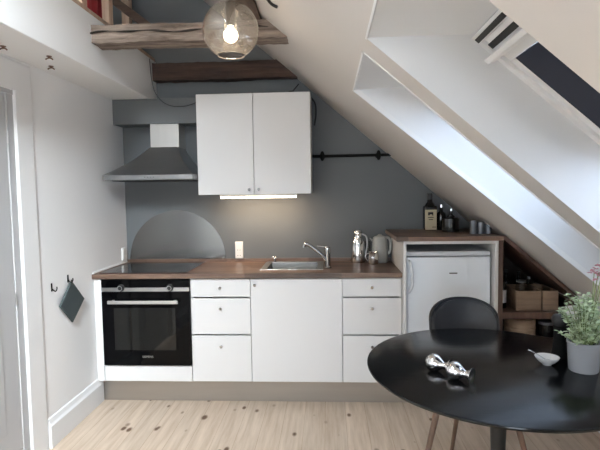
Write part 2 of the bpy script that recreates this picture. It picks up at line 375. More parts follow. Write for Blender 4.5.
# outer roof skin at the window plane keeps the attic dark
c = MB()
def Q(x, y): return (x, y, zw(x))
WX0 = HX0 + DX
roof_cells(Q, RX-.1, 3.8, WX0, HX1, 0, 0, .1, None)
struct(c.build('ceiling_roof_skin', M_slot), 'outer roof covering')
for i, (far, near, HX0, HX1, DX) in enumerate([(a, b, HX0, HX1, DX) for a, b in holes] + [((a, a), (b, b), GX0, GX1, .09) for a, b in added_holes]):  # last entry is the added skylight, out of view
    fa, fb = far; na, nb = near; WX0 = HX0 + DX
    r = MB()
    r.poly([(HX0, fa, zs(HX0)), (HX1, fb, zs(HX1)), (HX1, fb, zw(HX1)), (WX0, fa + (fb-fa)*DX/(HX1-HX0), zw(WX0))])
    r.poly([(HX0, na, zs(HX0)), (HX1, nb, zs(HX1)), (HX1, nb, zw(HX1)), (WX0, na, zw(WX0))])
    r.poly([(HX0, fa, zs(HX0)), (HX0, na, zs(HX0)), (WX0, na, zw(WX0)), (WX0, fa + (fb-fa)*DX/(HX1-HX0), zw(WX0))])
    r.poly([(HX1, fb, zs(HX1)), (HX1, nb, zs(HX1)), (HX1, nb, zw(HX1)), (HX1, fb, zw(HX1))])
    rv = struct(r.build('trim_skylight_lining', M_lining), 'white lining of a deep skylight opening')
    # gloss white bead round the opening
    b = MB(); t = .008
    def strip(p, q, inn):
        p, q, inn = Vector(p), Vector(q), Vector(inn); n = Vector((-SL, 0, -1))/NRM
        a = [p - n*.02, p + n*.004, p + n*.004 + inn*t, p - n*.02 + inn*t]; e = [q - n*.02, q + n*.004, q + n*.004 + inn*t, q - n*.02 + inn*t]
        b.hexa(a, e)
    if i != 1: strip((HX0, fa, zs(HX0)), (HX1, fb, zs(HX1)), (0, -1, 0))
    if i != 1: strip((HX0, na, zs(HX0)), (HX1, nb, zs(HX1)), (0, 1, 0))
    strip((HX0, fa, zs(HX0)), (HX0, na, zs(HX0)), (1/NRM, 0, -SL/NRM))
    strip((HX1, fb, zs(HX1)), (HX1, nb, zs(HX1)), (-1/NRM, 0, SL/NRM))
    b.build('bead', M_gloss, rv)
    # window in the roof plane: u down the slope, v along the ridge, w into the room
    T = Vector((WX0, 0, zw(WX0))); D = Vector((1, 0, -SL))/NRM; NI = Vector((-SL, 0, -1))/NRM
    UL = (HX1-WX0)*NRM
    y1 = max(fa, fb) if i else -1.16; y0 = na
    def wb(mb, u0, u1, v0, v1, w0, w1):
        pt = lambda u, v, w_: T + D*u + Vector((0, v, 0)) + NI*w_
        mb.hexa([pt(u0, v0, w0), pt(u1, v0, w0), pt(u1, v1, w0), pt(u0, v1, w0)], [pt(u0, v0, w1), pt(u1, v0, w1), pt(u1, v1, w1), pt(u0, v1, w1)])
    root = struct(thing('window_%d' % (i+1), '', 'window', T), 'white framed pivoting roof window in the slope'); del root['category']
    f = MB(); wb(f, 0, .035, y0, y1, -.08, .02); wb(f, UL-.04, UL, y0, y1, -.08, .02); wb(f, .035, UL-.04, y1-.035, y1, -.08, .02); wb(f, .035, UL-.04, y0, y0+.035, -.08, .02)
    f.build('frame', M_gloss, root, bevel=.003)
    f = MB(); wb(f, .036, .15, y0+.037, y1-.037, -.06, .010); wb(f, UL-.11, UL-.041, y0+.037, y1-.037, -.06, .010)
    wb(f, .15, UL-.11, y1-.075, y1-.037, -.06, .010); wb(f, .15, UL-.11, y0+.037, y0+.10, -.06, .010)
    f.build('sash', M_gloss, root, bevel=.004)
    f = MB(); wb(f, .15, UL-.11, y0+.10, y1-.075, -.045, -.035); f.build('glass', M_dimpane if i < 2 else M_pane, root)
    f = MB(); wb(f, .012, .03, y0+.05, y1-.018, .02, .023); f.build('vent_slot', M_slot, root)
    f = MB(); wb(f, .056, .078, y0+.05, y1-.03, .010, .014); f.build('vent_slot', M_slot, root)
    f = MB(); wb(f, .080, .102, y0+.04, y1-.03, .050, .062); wb(f, .088, .110, y0+.06, y1-.045, .010, .052)
    f.build('vent_handle_bar', M_gloss, root, bevel=.004)
    if i == 1:
        ue = .62
        f = MB(); wb(f, .152, ue, y0+.10, y1-.074, .002, .006); wb(f, ue, ue+.015, y0+.10, y1-.074, -.004, .010)
        f.build('roller_blind', M_navy, root)
    p = area('skylight_portal', T + D*UL/2 + Vector((0, (y0+y1)/2, 0)) - NI*.1, NI, y1-y0, UL, 1, portal=True)
    p.rotation_euler = Matrix((Vector((0,1,0)), (-NI).cross(Vector((0,1,0))), -NI)).transposed().to_euler()

# gable wall behind the camera with an unseen window added for fill light
g = MB(); WA, WB_, WZ0, WZ1 = 1.05, 2.0, .80, 1.65
g.box(-.1, WA, YF-.1, YF, 0, 2.45).box(WB_, 3.3, YF-.1, YF, 0, zs(WB_)+.05).box(WA, WB_, YF-.1, YF, 0, WZ0)
g.box(-1.3, 3.3, YF-.1, YF, 2.45, 3.4).box(WA, 3.3, YF-.1, YF, WZ1, 2.45).box(-1.3, -.1, YF-.1, YF, 1.9, 2.45)
struct(g.build('wall_front', M_white), 'white gable wall with an added window')
wr = struct(thing('window_5', '', 'window', (WA, YF, WZ0)), 'white framed gable window added for fill light'); del wr['category']
f = MB(); 
for a, b_, c_, d_ in ((WA, WA+.06, WZ0, WZ1), (WB_-.06, WB_, WZ0, WZ1), (WA, WB_, WZ0, WZ0+.06), (WA, WB_, WZ1-.06, WZ1), ((WA+WB_)/2-.04, (WA+WB_)/2+.04, WZ0, WZ1)): f.box(a, b_, YF-.08, YF-.02, c_, d_)
f.build('frame', M_gloss, wr, bevel=.003)
box('glass', M_tint, (WA, WB_, YF-.055, YF-.05, WZ0, WZ1), wr, bevel=0)
area('window_portal', ((WA+WB_)/2, YF-.12, (WZ0+WZ1)/2), (0, 1, 0), WB_-WA, WZ1-WZ0, 1, portal=True)

# baseboard, door, casing
bb = MB().prism([(0, 0), (.022, 0), (.022, .125), (.014, .14), (.008, .165), (0, .17)], 'y', -1.19, -.535)
struct(bb.build('baseboard_left', M_gloss, bevel=.002), 'tall white moulded skirting board')
bb = MB().prism([(0, 0), (.022, 0), (.022, .125), (.014, .14), (.008, .165), (0, .17)], 'y', YF, DY0-.15)
struct(bb.build('baseboard_left', M_gloss, bevel=.002))
cs = MB()
prof = [(.0, .150), (.004, .152), (.010, .140), (.011, .060), (.012, .006), (.011, .001), (.0, .001)]   # (x, offset from opening)
cs.hexa([(x, DY1+o, 0) for x, o in prof], [(x, DY1+o, DZ+o) for x, o in prof])
cs.hexa([(x, DY1+o, DZ+o) for x, o in prof], [(x, DY0-o, DZ+o) for x, o in prof])
cs.hexa([(x, DY0-o, DZ+o) for x, o in prof], [(x, DY0-o, 0) for x, o in prof])
struct(cs.build('trim_door_casing', M_gloss), 'white moulded door casing')
M_door = mat('pale_grey_door_paint', (.42, .42, .425), .6, spec=.15)
jb = MB().box(-.12, -.0045, DY1-.022, DY1, 0, DZ).box(-.12, -.001, DY0, DY0+.022, 0, DZ).box(-.12, -.001, DY0, DY1, DZ-.022, DZ)
jb.box(-.06, -.004, DY1-.052, DY1-.022, 0, DZ).box(-.06, -.004, DY0+.022, DY0+.052, 0, DZ)
struct(jb.build('trim_door_jamb', M_door, bevel=0), 'white door lining')
dr = struct(thing('door_1', '', 'door', (-.04, (DY0+DY1)/2, 0)), 'closed pale grey interior door'); del dr['category']
lf = MB().box(-.046, -.008, DY0+.056, DY1-.056, .008, DZ-.026)
lf.build('leaf', M_door, dr, bevel=.003)
for z0, z1 in ((.25, .95), (1.1, 1.75)): box('panel', M_door, (-.008, -.004, DY0+.17, DY1-.18, z0, z1), dr, .004)
for z in (.89, 1.70): MB().tube([(-.004, DY1-.054, z-.03), (-.004, DY1-.054, z+.03)], .005).build('hinge', M_steel, dr, smooth=40)
MB().tube([(-.008, DY0+.11, 1.02), (.040, DY0+.11, 1.02), (.045, DY0+.115, 1.02), (.045, DY0+.22, 1.02)], .008).build('handle', M_steel, dr, smooth=40)

# ================================================================== TIMBERS
PCO, PNO = (0, 0, Z0+.01), (SL, 0, 1)
def timber(name, m, x0, x1, y0, y1, z0, z1, label, cat='beam', jit=.006, clip=True, nx=40, dirx='x'):
    mb = MB(); bm = mb.bm
    mb.box(x0, x1, y0, y1, z0, z1)
    bmesh.ops.subdivide_edges(bm, edges=[e for e in bm.edges if abs((e.verts[0].co - e.verts[1].co)[{'x':0,'y':1,'z':2}[dirx]]) > 1e-4], cuts=nx, use_grid_fill=True)
    bmesh.ops.subdivide_edges(bm, edges=[e for e in bm.edges if abs((e.verts[0].co - e.verts[1].co)[{'x':0,'y':1,'z':2}[dirx]]) < 1e-4], cuts=3, use_grid_fill=True)
    rnd = random.Random(hash(name) % 1000 if False else len(label))
    for v in bm.verts:
        v.co += Vector((rnd.uniform(-1, 1), rnd.uniform(-1, 1), rnd.uniform(-1, 1)))*jit*.5 + Vector((0, math.sin(v.co.x*7)*jit*.6, math.sin(v.co.x*5+1)*jit*.6 + math.sin(v.co.x*13)*jit*.3))
    if clip: mb.clip(PCO, PNO)
    o = mb.build(name, m, base=((x0+x1)/2, (y0+y1)/2, z0), smooth=60, bevel=0)
    return tag(o, label, cat)
# front beam, with a split along it
b1 = timber('ceiling_beam', M_beam, .262, 1.60, -1.055, -.92, 2.240, 2.336, 'weathered grey brown tie beam spanning behind the glass pendant')
ck = MB(); pts = [(.275 + .98*t, -1.0635, 2.292 + .006*math.sin(t*9) + .004*math.sin(t*23) + .004*t) for t in [i/40 for i in range(41)]]
ck.tube(pts, [.0040 + .0022*math.sin(i*.9) for i in range(41)], 6).build('crack', mat('dark_split', (.02, .014, .01), .9), b1)
timber('ceiling_beam', M_beamd, .258, 1.60, -.09, .02, 2.245, 2.372, 'dark brown old beam against the grey wall above the wall cabinet')
timber('roof_purlin', M_purlin, 1.115, 1.215, -6.0, -.90, zs(1.19)-.05, zs(1.12)-.03, 'brown roof timber under the slope meeting the tie beam', 'beam', clip=True, dirx='y')
timber('loft_post', M_post, .225, .268, -1.125, -1.070, 2.425, 3.25, 'raw pine stud standing at the loft edge beside the red cloth', 'post', jit=.002, dirx='z', nx=10)
timber('loft_post', M_post, .225, .268, -.790, -.735, 2.425, 3.25, 'raw pine stud standing on the loft edge behind the tie beam end', 'post', jit=.002, dirx='z', nx=10)
timber('loft_post', M_post, .085, .14, -.15, -.09, 2.401, 3.15, 'raw pine stud against the grey gable wall under the diagonal brace', 'post', jit=.002, dirx='z', nx=10)
bx = MB().hexa([(.02, -.20, 2.78), (.02, -.155, 2.78), (.02, -.155, 2.85), (.02, -.20, 2.85)], [(.42, -.20, 2.475), (.42, -.155, 2.475), (.42, -.155, 2.545), (.42, -.20, 2.545)])
tag(bx.build('loft_brace', M_brace, base=(0, -.18, 2.5), bevel=.004), 'dark diagonal brace crossing the loft opening', 'brace')
rc = MB(); 
def redp(u, v, d): return (.18 + .008*math.sin(u*14) + d, -.92 + .185*u, 2.43 + .6*v)
for i in range(14):
    for j in range(8):
        rc.poly([redp(i/14, j/8, 0), redp((i+1)/14, j/8, 0), redp((i+1)/14, (j+1)/8, 0), redp(i/14, (j+1)/8, 0)])
bmesh.ops.remove_doubles(rc.bm, verts=rc.bm.verts[:], dist=.0005)
o = rc.build('hanging_cloth', M_red, base=(.18, -.83, 2.43), smooth=80); md = o.modifiers.new('t', 'SOLIDIFY'); md.thickness = .02
tag(o, 'dark red cloth hanging in the loft between two studs', 'cloth')

# ================================================================== BASE CABINETS
FY = -.58      # fronts
def front(name, x0, x1, z0, z1, parent, kx=None, kz=None):
    o = box(name, M_cab, (x0+.002, x1-.002, FY, FY+.018, z0+.002, z1-.002), parent, .0025)
    if kx is not None:
        MB().lathe((kx, FY, kz), [(0, .004), (.012, .004), (.013, .009), (.020, .010), (.023, .007), (.023, 0)], (0, -1, 0), 18).build('knob', M_tap, o, smooth=40)
    return o
def carcass(x0, x1, parent, z1=.848):
    mb = MB().box(x0+.001, x0+.017, FY+.019, -.02, .15, z1).box(x1-.017, x1-.001, FY+.019, -.02, .15, z1).box(x0+.017, x1-.017, FY+.019, -.02, .15, .166).box(x0+.017, x1-.017, -.028, -.02, .166, z1)
    mb.build('carcass', M_cabside, parent)
A, B, C_, D_ = .053, .653, 1.053, 1.653
E_ = 2.036
filler = tag(box('filler_panel', M_cab, (.002, A-.001, FY, FY+.018, .15, .846), base=(.026, FY, .15)), 'narrow white filler strip between the wall and the oven', 'panel')
for x0, x1, lab in ((B, C_, 'white three drawer base unit beside the oven'), (D_, E_, 'white three drawer base unit beside the fridge')):
    t = thing('drawer_unit', lab, 'cabinet', ((x0+x1)/2, FY, .15)); carcass(x0, x1, t)
    xm = (x0+x1)/2
    front('drawer', x0, x1, .722, .845, t, xm, .785); front('drawer', x0, x1, .472, .716, t, xm, .648); front('drawer', x0, x1, .152, .466, t, xm, .395)
t = thing('sink_cabinet', 'white base unit with one wide door under the sink', 'cabinet', ((C_+D_)/2, FY, .15)); carcass(C_, D_, t, .60)
front('door', C_, D_, .152, .845, t, C_+.03, .803)
t = thing('plinth', 'grey brushed steel plinth under the base units', 'plinth', (1.02, -.53, 0))
box('plinth_board', M_plinth, (.002, 2.622, -.53, -.515, 0.0005, .148), t, .001)
# oven housing and oven
t = thing('oven_housing', 'white housing with a blank panel below the oven', 'cabinet', ((A+B)/2, FY, .15))
MB().box(A+.001, A+.012, FY+.04, -.02, .15, .848).box(B-.012, B-.001, FY+.04, -.02, .15, .848).box(A+.012, B-.012, FY+.04, -.02, .15, .166).build('carcass', M_cabside, t)
box('blank_panel', M_cab, (A+.002, B-.002, FY, FY+.018, .152, .258), t, .0025)
ov = thing('oven', 'black built in oven with steel bar handle and two knobs', 'oven', ((A+B)/2, FY, .262))
box('body', M_black, (A+.014, B-.014, FY+.012, -.08, .264, .842), ov)
box('control_panel', M_bglass, (A+.004, B-.004, FY-.012, FY+.011, .790, .842), ov, .0015)
box('trim_strip', M_steel, (A+.004, B-.004, FY-.014, FY+.011, .764, .789), ov, .001)
for kx in (.192, .522):
    k = MB().lathe((kx, FY-.012, .789), [(0, .024), (.004, .024), (.006, .021), (.020, .019), (.023, .016), (.023, 0)], (0, -1, 0), 28).build('knob', M_black, ov, smooth=40)
    MB().lathe((kx, FY-.035, .789), [(0, .0165), (.002, .0165), (.002, .0125), (0, .0125)], (0, -1, 0), 28).build('knob_ring', M_steel, k, smooth=40)
d = box('door', M_bglass, (A+.004, B-.004, FY-.014, FY+.011, .266, .761), ov, .002)
box('window', M_ovwin, (A+.085, B-.10, FY-.0155, FY-.0135, .37, .655), d, .0008)
hb = MB().box(.112, .582, FY-.055, FY-.043, .688, .710)
hb.box(.13, .15, FY-.044, FY-.013, .690, .708).box(.545, .565, FY-.044, FY-.013, .690, .708).build('handle', M_chim, d, bevel=.003)
def text(body, size, loc, name, m, parent, rot=(math.pi/2, 0, 0)):
    cu = bpy.data.curves.new(name, 'FONT'); cu.body = body; cu.size = size; cu.align_x = 'CENTER'; cu.extrude = .0003
    o = bpy.data.objects.new(name, cu); COL.objects.link(o)
    me = bpy.data.meshes.new_from_object(o); bpy.data.objects.remove(o)
    o = bpy.data.objects.new(name, me); COL.objects.link(o); me.materials.append(m)
    o.parent = parent; o.location = Vector(loc) - parent.location - (parent.parent.location if parent.parent else Vector((0,0,0))); o.rotation_euler = rot
    return o
text('SIEMENS', .020, (.358, FY-.0148, .318), 'lettering', M_steel, d)

# worktop with sink cut-out
SX0, SX1, SY0, SY1 = 1.13, 1.50, -.44, -.09
wt = MB().box(0, SX0, -.60, 0, .85, .88).box(SX1, 2.036, -.60, 0, .85, .88).box(SX0, SX1, -.60, SY0, .85, .88).box(SX0, SX1, SY1, 0, .85, .88)
wt.box(.004, 2.036, -.016, 0, .88, .902)
wto = tag(wt.build('worktop', M_walnut, base=(1.02, -.3, .85)), 'brown walnut stave worktop running along the base units', 'worktop')
tag(box('sealing_strip', M_gloss, (0.0005, .008, -.59, -.02, .8805, .892), base=(.004, -.3, .88)), 'white sealing strip where the worktop meets the doorway wall', 'strip')
hb = thing('hob', 'black ceramic hob set into the worktop above the oven', 'hob', (.33, -.3, .88))
box('glass', M_hob, (.04, .625, -.565, -.055, .8803, .886), hb, .002)
box('edging', mat('hob_edge', (.10, .05, .04), .3, metal=.6), (.036, .629, -.569, -.051, .8801, .884), hb, .001)
for x, y, r in ((.19, -.42, .09), (.19, -.19, .075), (.47, -.42, .075), (.47, -.19, .09)):
    MB().lathe((x, y, .8861), [(0, r-.003), (.0003, r-.003), (.0003, r), (0, r)], n=40).build('cooking_zone', mat('zone_print', (.018, .018, .018), .2), hb)
# sink
sk = thing('sink', 'steel inset sink in the worktop under the light strip', 'sink', (1.33, -.26, .88))
rim = MB()
rim.box(1.10, SX0+.012, -.455, -.06, .8803, .884).box(SX1-.012, 1.53, -.455, -.06, .8803, .884).box(SX0+.012, SX1-.012, -.455, SY0+.012, .8803, .884).box(SX0+.012, SX1-.012, SY1-.012, -.06, .8803, .884)
rim.build('rim', M_steel, sk, bevel=.0015)
bw = MB(); i_ = .013; zb = .72
a = [(SX0+i_, SY0+i_), (SX1-i_, SY0+i_), (SX1-i_, SY1-i_), (SX0+i_, SY1-i_)]; e = [(SX0+.04, SY0+.04), (SX1-.04, SY0+.04), (SX1-.04, SY1-.04), (SX0+.04, SY1-.04)]
for k in range(4):
    k2 = (k+1) % 4
    bw.poly([(*a[k], .881), (*a[k2], .881), (*e[k2], zb), (*e[k], zb)])
bw.poly([(*p, zb) for p in e])
o = bw.build('bowl', mat('dull_sink_steel', (.15, .15, .145), .42, metal=1), sk, recalc=True); m_ = o.modifiers.new('t', 'SOLIDIFY'); m_.thickness = .003
MB().lathe((1.315, -.265, zb+.001), [(0, .04), (.003, .038), (.003, .02), (.001, .018), (.001, 0)], n=24).build('drain', M_chrome, sk, smooth=40)
# faucet
fc = thing('faucet', 'chrome mixer tap with slanted spout beside the sink', 'tap', (1.56, -.37, .88))
MB().lathe((1.56, -.37, .8803), [(0, .027), (.006, .027), (.010, .021), (.10, .019), (.12, .022), (.14, .020), (.147, .012), (.147, 0)], n=24).build('body', M_tap, fc, smooth=40)
MB().tube(catmull([(1.555, -.375, .935), (1.52, -.385, .972), (1.47, -.39, 1.015), (1.428, -.395, 1.046), (1.410, -.395, 1.050), (1.402, -.395, 1.040), (1.400, -.395, 1.025)]), [.012]*37, 14).build('spout', M_tap, fc, smooth=50)
MB().hexa([(1.57, -.382, 1.018), (1.57, -.358, 1.018), (1.57, -.358, 1.030), (1.57, -.382, 1.030)], [(1.485, -.378, 1.030), (1.485, -.362, 1.030), (1.485, -.362, 1.038), (1.485, -.378, 1.038)]).build('lever', M_tap, fc, bevel=.003)
sp = thing('stopper_knob', 'small chrome drain knob behind the sink edge', 'knob', (1.165, -.078, .884))
MB().lathe((1.165, -.078, .884), [(0, .012), (.004, .012), (.006, .007), (.026, .007), (.028, .0)], n=18).build('stem', M_tap, sp, smooth=40)
MB().tube([(1.180, -.078, .912), (1.14, -.08, .920)], [.008, .005], 12).build('lever', M_tap, sp, smooth=40)
# socket block on the worktop
so = thing('socket_block', 'white double power socket with switch on the wall above the worktop', 'socket', (.883, 0, .903))
box('back_plate', M_plastic, (.853, .913, -.022, -.0005, .903, 1.032), so, .003)
for z0, z1 in ((.908, .948), (.951, .987), (.990, 1.028)): box('module', M_plastic, (.857, .909, -.027, -.0222, z0, z1), so, .002)
for z in (.928, .969):
    for dx in (-.009, .009): MB().lathe((.883+dx, -.0271, z), [(0, .003), (.0006, .003), (.0006, 0)], (0, -1, 0), 10).build('pin_hole', M_black, so)
s2 = thing('wall_socket', 'small white socket low on the doorway wall beside the hob', 'socket', (0, -.085, .90))
box('back_plate', M_plastic, (.0005, .012, -.115, -.055, .905, 1.0), s2, .003)
box('module', M_plastic, (.0122, .016, -.109, -.061, .915, .952), s2, .002); box('module', M_plastic, (.0122, .016, -.109, -.061, .956, .993), s2, .002)

# splash plate
pl = MB(); n = 64; cx_, cz_, r_ = .402, .90, .375
pts = [(cx_ + r_*math.cos(math.pi*k/n), cz_ + .003 + r_*math.sin(math.pi*k/n)) for k in range(n+1)]
pl.prism(pts, 'y', -.006, -.0165+.0105)
pl = MB().prism(pts, 'y', -.008, -.0008)
tag(pl.build('splash_plate', M_splash, base=(cx_, 0, cz_), smooth=30), 'half round brushed steel splash plate on the wall behind the hob', 'splash plate')

# ================================================================== HOOD
h = thing('extractor_hood', 'grey steel chimney extractor hood over the hob', 'hood', (.36, 0, 1.50))
HX_0, HX_1, HY = .035, .660, -.46
hm = MB().hexa([(HX_0, -.001, 1.502), (HX_1, -.001, 1.502), (HX_1, HY, 1.502), (HX_0, HY, 1.502)], [(HX_0, -.001, 1.538), (HX_1, -.001, 1.538), (HX_1, HY, 1.538), (HX_0, HY, 1.538)])
hm.build('rim', mat('hood_rim_steel', (.26, .26, .26), .35, metal=1), h, bevel=.003)
cn = MB(); rings = []
for k in range(9):
    t_ = k/8; q = t_**1.0; c_ = .022*math.sin(math.pi*t_)
    rings.append([(HX_0+.004 + (.27-HX_0)*q + c_, -.001, 1.539+.206*t_), (HX_1-.004 - (HX_1-.49)*q - c_, -.001, 1.539+.206*t_), (HX_1-.004 - (HX_1-.49)*q - c_, HY+.004 + (HY+.20)*-1*q + c_, 1.539+.206*t_), (HX_0+.004 + (.27-HX_0)*q + c_, HY+.004 - (HY+.20)*q + c_, 1.539+.206*t_)])
for a_, b_ in zip(rings, rings[1:]):
    for k in range(4): cn.poly([a_[k], a_[(k+1)%4], b_[(k+1)%4], b_[k]])
cn.poly(rings[-1]); cn.poly(rings[0][::-1]); bmesh.ops.remove_doubles(cn.bm, verts=cn.bm.verts[:], dist=.0002)
cn.build('canopy', M_hood, h, smooth=30)
box('chimney', M_chim, (.275, .487, -.172, -.001, 1.742, 1.9150), h, .002)
box('filter', M_grill, (.08, .615, -.41, -.05, 1.497, 1.5015), h, .002)
for k in range(4): MB().lathe((.33+.02*k, HY, 1.52), [(0, .003), (.002, .003), (.002, 0)], (0, -1, 0), 12).build('button', M_grill, h)

# ================================================================== WALL CABINET
wc = thing('wall_cabinet', 'white two door wall cabinet beside the extractor hood', 'cabinet', (1.058, 0, 1.3965))
X0, X1, ZB, ZT = .6636, 1.4533, 1.3965, 2.0862
mb = MB().box(X0, X0+.018, -.329, -.001, ZB, ZT).box(X1-.018, X1, -.329, -.001, ZB, ZT).box(X0+.018, X1-.018, -.329, -.001, ZB, ZB+.018).box(X0+.018, X1-.018, -.329, -.001, ZT-.018, ZT).box(X0+.018, X1-.018, -.010, -.001, ZB+.018, ZT-.018)
mb.build('carcass', M_cabside, wc, bevel=.001)
xm = (X0+X1)/2
for a, b_, kx in ((X0, xm, xm-.033), (xm, X1, xm+.033)):
    d = box('door', M_cab, (a+.0015, b_-.0015, -.348, -.330, ZB-.002, ZT), wc, .0025)
    MB().lathe((kx, -.348, ZB+.032), [(0, .004), (.012, .004), (.013, .009), (.020, .010), (.023, .007), (.023, 0)], (0, -1, 0), 18).build('knob', M_tap, d, smooth=40)
ls = thing('light_strip', 'glowing warm light strip under the wall cabinet', 'light', (1.06, -.22, 1.36))
box('housing', M_plastic, (.79, 1.345, -.235, -.19, 1.380, 1.3962), ls, .002)
box('diffuser', M_led, (.795, 1.34, -.232, -.193, 1.366, 1.3798), ls, .004)
area('light_strip_lamp', (1.067, -.212, 1.362), (0, .25, -1), .54, .03, 4.4, (1.0, .74, .50))

# ================================================================== RAIL, CABLES
rl = thing('wall_rail', 'black iron rail on the grey wall beside the wall cabinet', 'rail', (1.74, 0, 1.668))
MB().tube([(1.462, -.05, 1.668), (2.025, -.05, 1.670)], .011, 12).build('bar', M_iron, rl, smooth=40)
for x in (1.462, 2.025): MB().lathe((x, -.05, 1.669), [(-.012, 0), (-.008, .009), (0, .012), (.008, .009), (.012, 0)], (1, 0, 0), 14).build('finial', M_iron, rl, smooth=60)
for x in (1.528, 1.944):
    b_ = MB().tube([(x, -.050, 1.669), (x, -.001, 1.669)], .008, 10)
    b_.lathe((x, -.004, 1.669), [(0, .022), (.003, .022), (.003, 0)], (0, 1, 0), 18)
    b_.lathe((x, -.05, 1.669), [(-.038, 0), (-.032, .010), (-.018, .015), (0, .021), (.018, .015), (.032, .010), (.038, 0)], (0, 0, 1), 14)
    b_.build('bracket', M_iron, rl, smooth=40)
def cable(name, pts, r, label, cat='cable'):
    mb = MB(); pp = catmull(pts, 6); mb.tube(pp, r, 8)
    return tag(mb.build(name, M_cord, base=pts[0], smooth=60), label, cat)
cable('cable', [(.262, -.10, 2.41), (.296, -.188, 2.35), (.305, -.188, 2.23), (.326, -.188, 2.142), (.375, -.186, 2.075), (.448, -.182, 2.04), (.543, -.182, 2.037), (.625, -.182, 2.06)], .0028, 'thin black cable looping from the dark beam down to the duct box')
cable('cable', [(1.20, -.16, 2.088), (1.27, -.13, 2.120), (1.31, -.12, 2.135), (1.335, -.12, 2.115), (1.29, -.12, 2.098), (1.33, -.11, 2.15), (1.36, -.05, 2.20)], .004, 'coil of dark cable lying on top of the wall cabinet')
cable('cable', [(1.45, -.04, 2.10), (1.478, -.012, 2.06), (1.482, -.008, 1.98), (1.470, -.008, 1.90)], .006, 'short thick black cable hanging beside the wall cabinet')
cable('cable', [(1.285, -1.62, 2.32), (1.300, -1.56, 2.275), (1.322, -1.50, 2.255), (1.350, -1.49, 2.242)], .007, 'black cable stub bending out of the sloping ceiling')

# ================================================================== THINGS ON THE WORKTOP
th = thing('thermos', 'tall chrome vacuum jug on the worktop beside the fridge cabinet', 'jug', (1.785, -.10, .88))
MB().lathe((1.785, -.10, .8803), [(0, 0), (0, .048), (.004, .051), (.02, .052), (.11, .051), (.15, .046), (.175, .034), (.19, .028), (.205, .030)], n=32).build('body', M_chrome, th, smooth=50)
MB().lathe((1.785, -.10, 1.0855), [(0, .031), (.012, .033), (.03, .028), (.038, .018), (.040, 0)], n=24).build('lid', M_chrome, th, smooth=40)
MB().tube(catmull([(1.815, -.10, 1.09), (1.846, -.10, 1.07), (1.852, -.10, 1.01), (1.842, -.10, .95), (1.833, -.10, .94)]), .006, 10).build('handle', M_steel, th, smooth=60)
mg = thing('steel_mug', 'small steel milk jug between the vacuum jug and the kettle', 'jug', (1.888, -.195, .88))
MB().lathe((1.888, -.195, .8803), [(0, 0), (0, .034), (.003, .037), (.05, .036), (.085, .033), (.088, .035), (.085, .032), (.01, .033), (.01, 0)], n=28).build('body', M_chrome, mg, smooth=50)
MB().tube(catmull([(1.86, -.195, .955), (1.838, -.195, .95), (1.834, -.195, .925), (1.845, -.195, .905), (1.86, -.195, .90)]), .004, 8).build('handle', M_chrome, mg, smooth=60)
kt = thing('kettle', 'grey white kettle with loop handle beside the fridge cabinet', 'kettle', (1.955, -.075, .88))
M_kettle = mat('grey_kettle_plastic', (.36, .36, .34), .35)
MB().lathe((1.945, -.095, .8803), [(0, 0), (0, .056), (.006, .060), (.08, .058), (.16, .053), (.18, .050), (.19, .040), (.196, .018), (.205, .012), (.207, 0)], n=32).build('body', M_kettle, kt, smooth=50)
MB().tube(catmull([(1.985, -.10, 1.06), (2.01, -.105, 1.058), (2.022, -.107, 1.03), (2.020, -.107, .97), (2.006, -.105, .945), (1.994, -.10, .945)]), .010, 10).build('handle', M_kettle, kt, smooth=60)
MB().hexa([(1.905, -.115, 1.04), (1.905, -.075, 1.04), (1.905, -.085, 1.01), (1.905, -.105, 1.01)], [(1.872, -.100, 1.062), (1.872, -.090, 1.062), (1.872, -.093, 1.055), (1.872, -.097, 1.055)]).build('spout', M_kettle, kt, bevel=.003)
gl = MB().lathe((1.860, -.045, .8803), [(0, 0), (0, .019), (.15, .022), (.15, .020), (.004, .017), (.004, 0)], n=24)
tag(gl.build('drinking_glass', M_clear, base=(1.860, -.045, .88), smooth=50), 'tall clear glass behind the small steel milk jug', 'glass')

# ================================================================== FRIDGE CORNER
fcab = thing('fridge_cabinet', 'white open surround housing the small fridge', 'cabinet', (2.33, -.6, 0))
box('side_panel', M_cabside, (2.038, 2.056, -.64, -.02, .15, 1.0865), fcab, .001)
box('side_panel', M_cabside, (2.606, 2.624, -.64, -.02, .15, 1.0865), fcab, .001)
box('top_rail', M_cabside, (2.0565, 2.6055, -.64, -.02, 1.068, 1.0865), fcab, .001)
box('base', M_cabside, (2.0565, 2.6055, -.575, -.02, .15, .166), fcab, .001)
tp = MB().hexa([(1.995, -.652, 1.087), (2.653, -.652, 1.087), (2.653, -.002, 1.087), (1.995, -.002, 1.087)], [(1.995, -.652, 1.114), (2.653, -.652, 1.114), (2.653, -.002, 1.114), (1.995, -.002, 1.114)])
tag(tp.build('counter_top', M_walnut, base=(2.3, -.3, 1.07), bevel=.002), 'raised walnut top board over the fridge cabinet', 'worktop')
fr = thing('fridge', 'small white under counter fridge inside its surround', 'fridge', (2.33, -.57, .166))
box('body', M_fridge, (2.068, 2.592, -.53, -.05, .1665, .975), fr, .004)
box('lid', M_fridgel, (2.064, 2.596, -.575, -.05, .985, 1.013), fr, .006)
box('back_grille', M_steel, (2.20, 2.40, -.10, -.06, 1.0135, 1.040), fr, .002)
d = box('door', M_fridge, (2.066, 2.594, -.590, -.532, .18, .979), fr, .010)
MB().tube(catmull([(2.082, -.588, .955), (2.088, -.615, .94), (2.096, -.628, .87), (2.094, -.626, .80), (2.084, -.606, .765), (2.080, -.588, .755)]), .009, 10).build('handle', M_fridgel, d, smooth=60)
box('badge', M_grill, (2.335, 2.385, -.5915, -.5895, .872, .879), d, .0005)
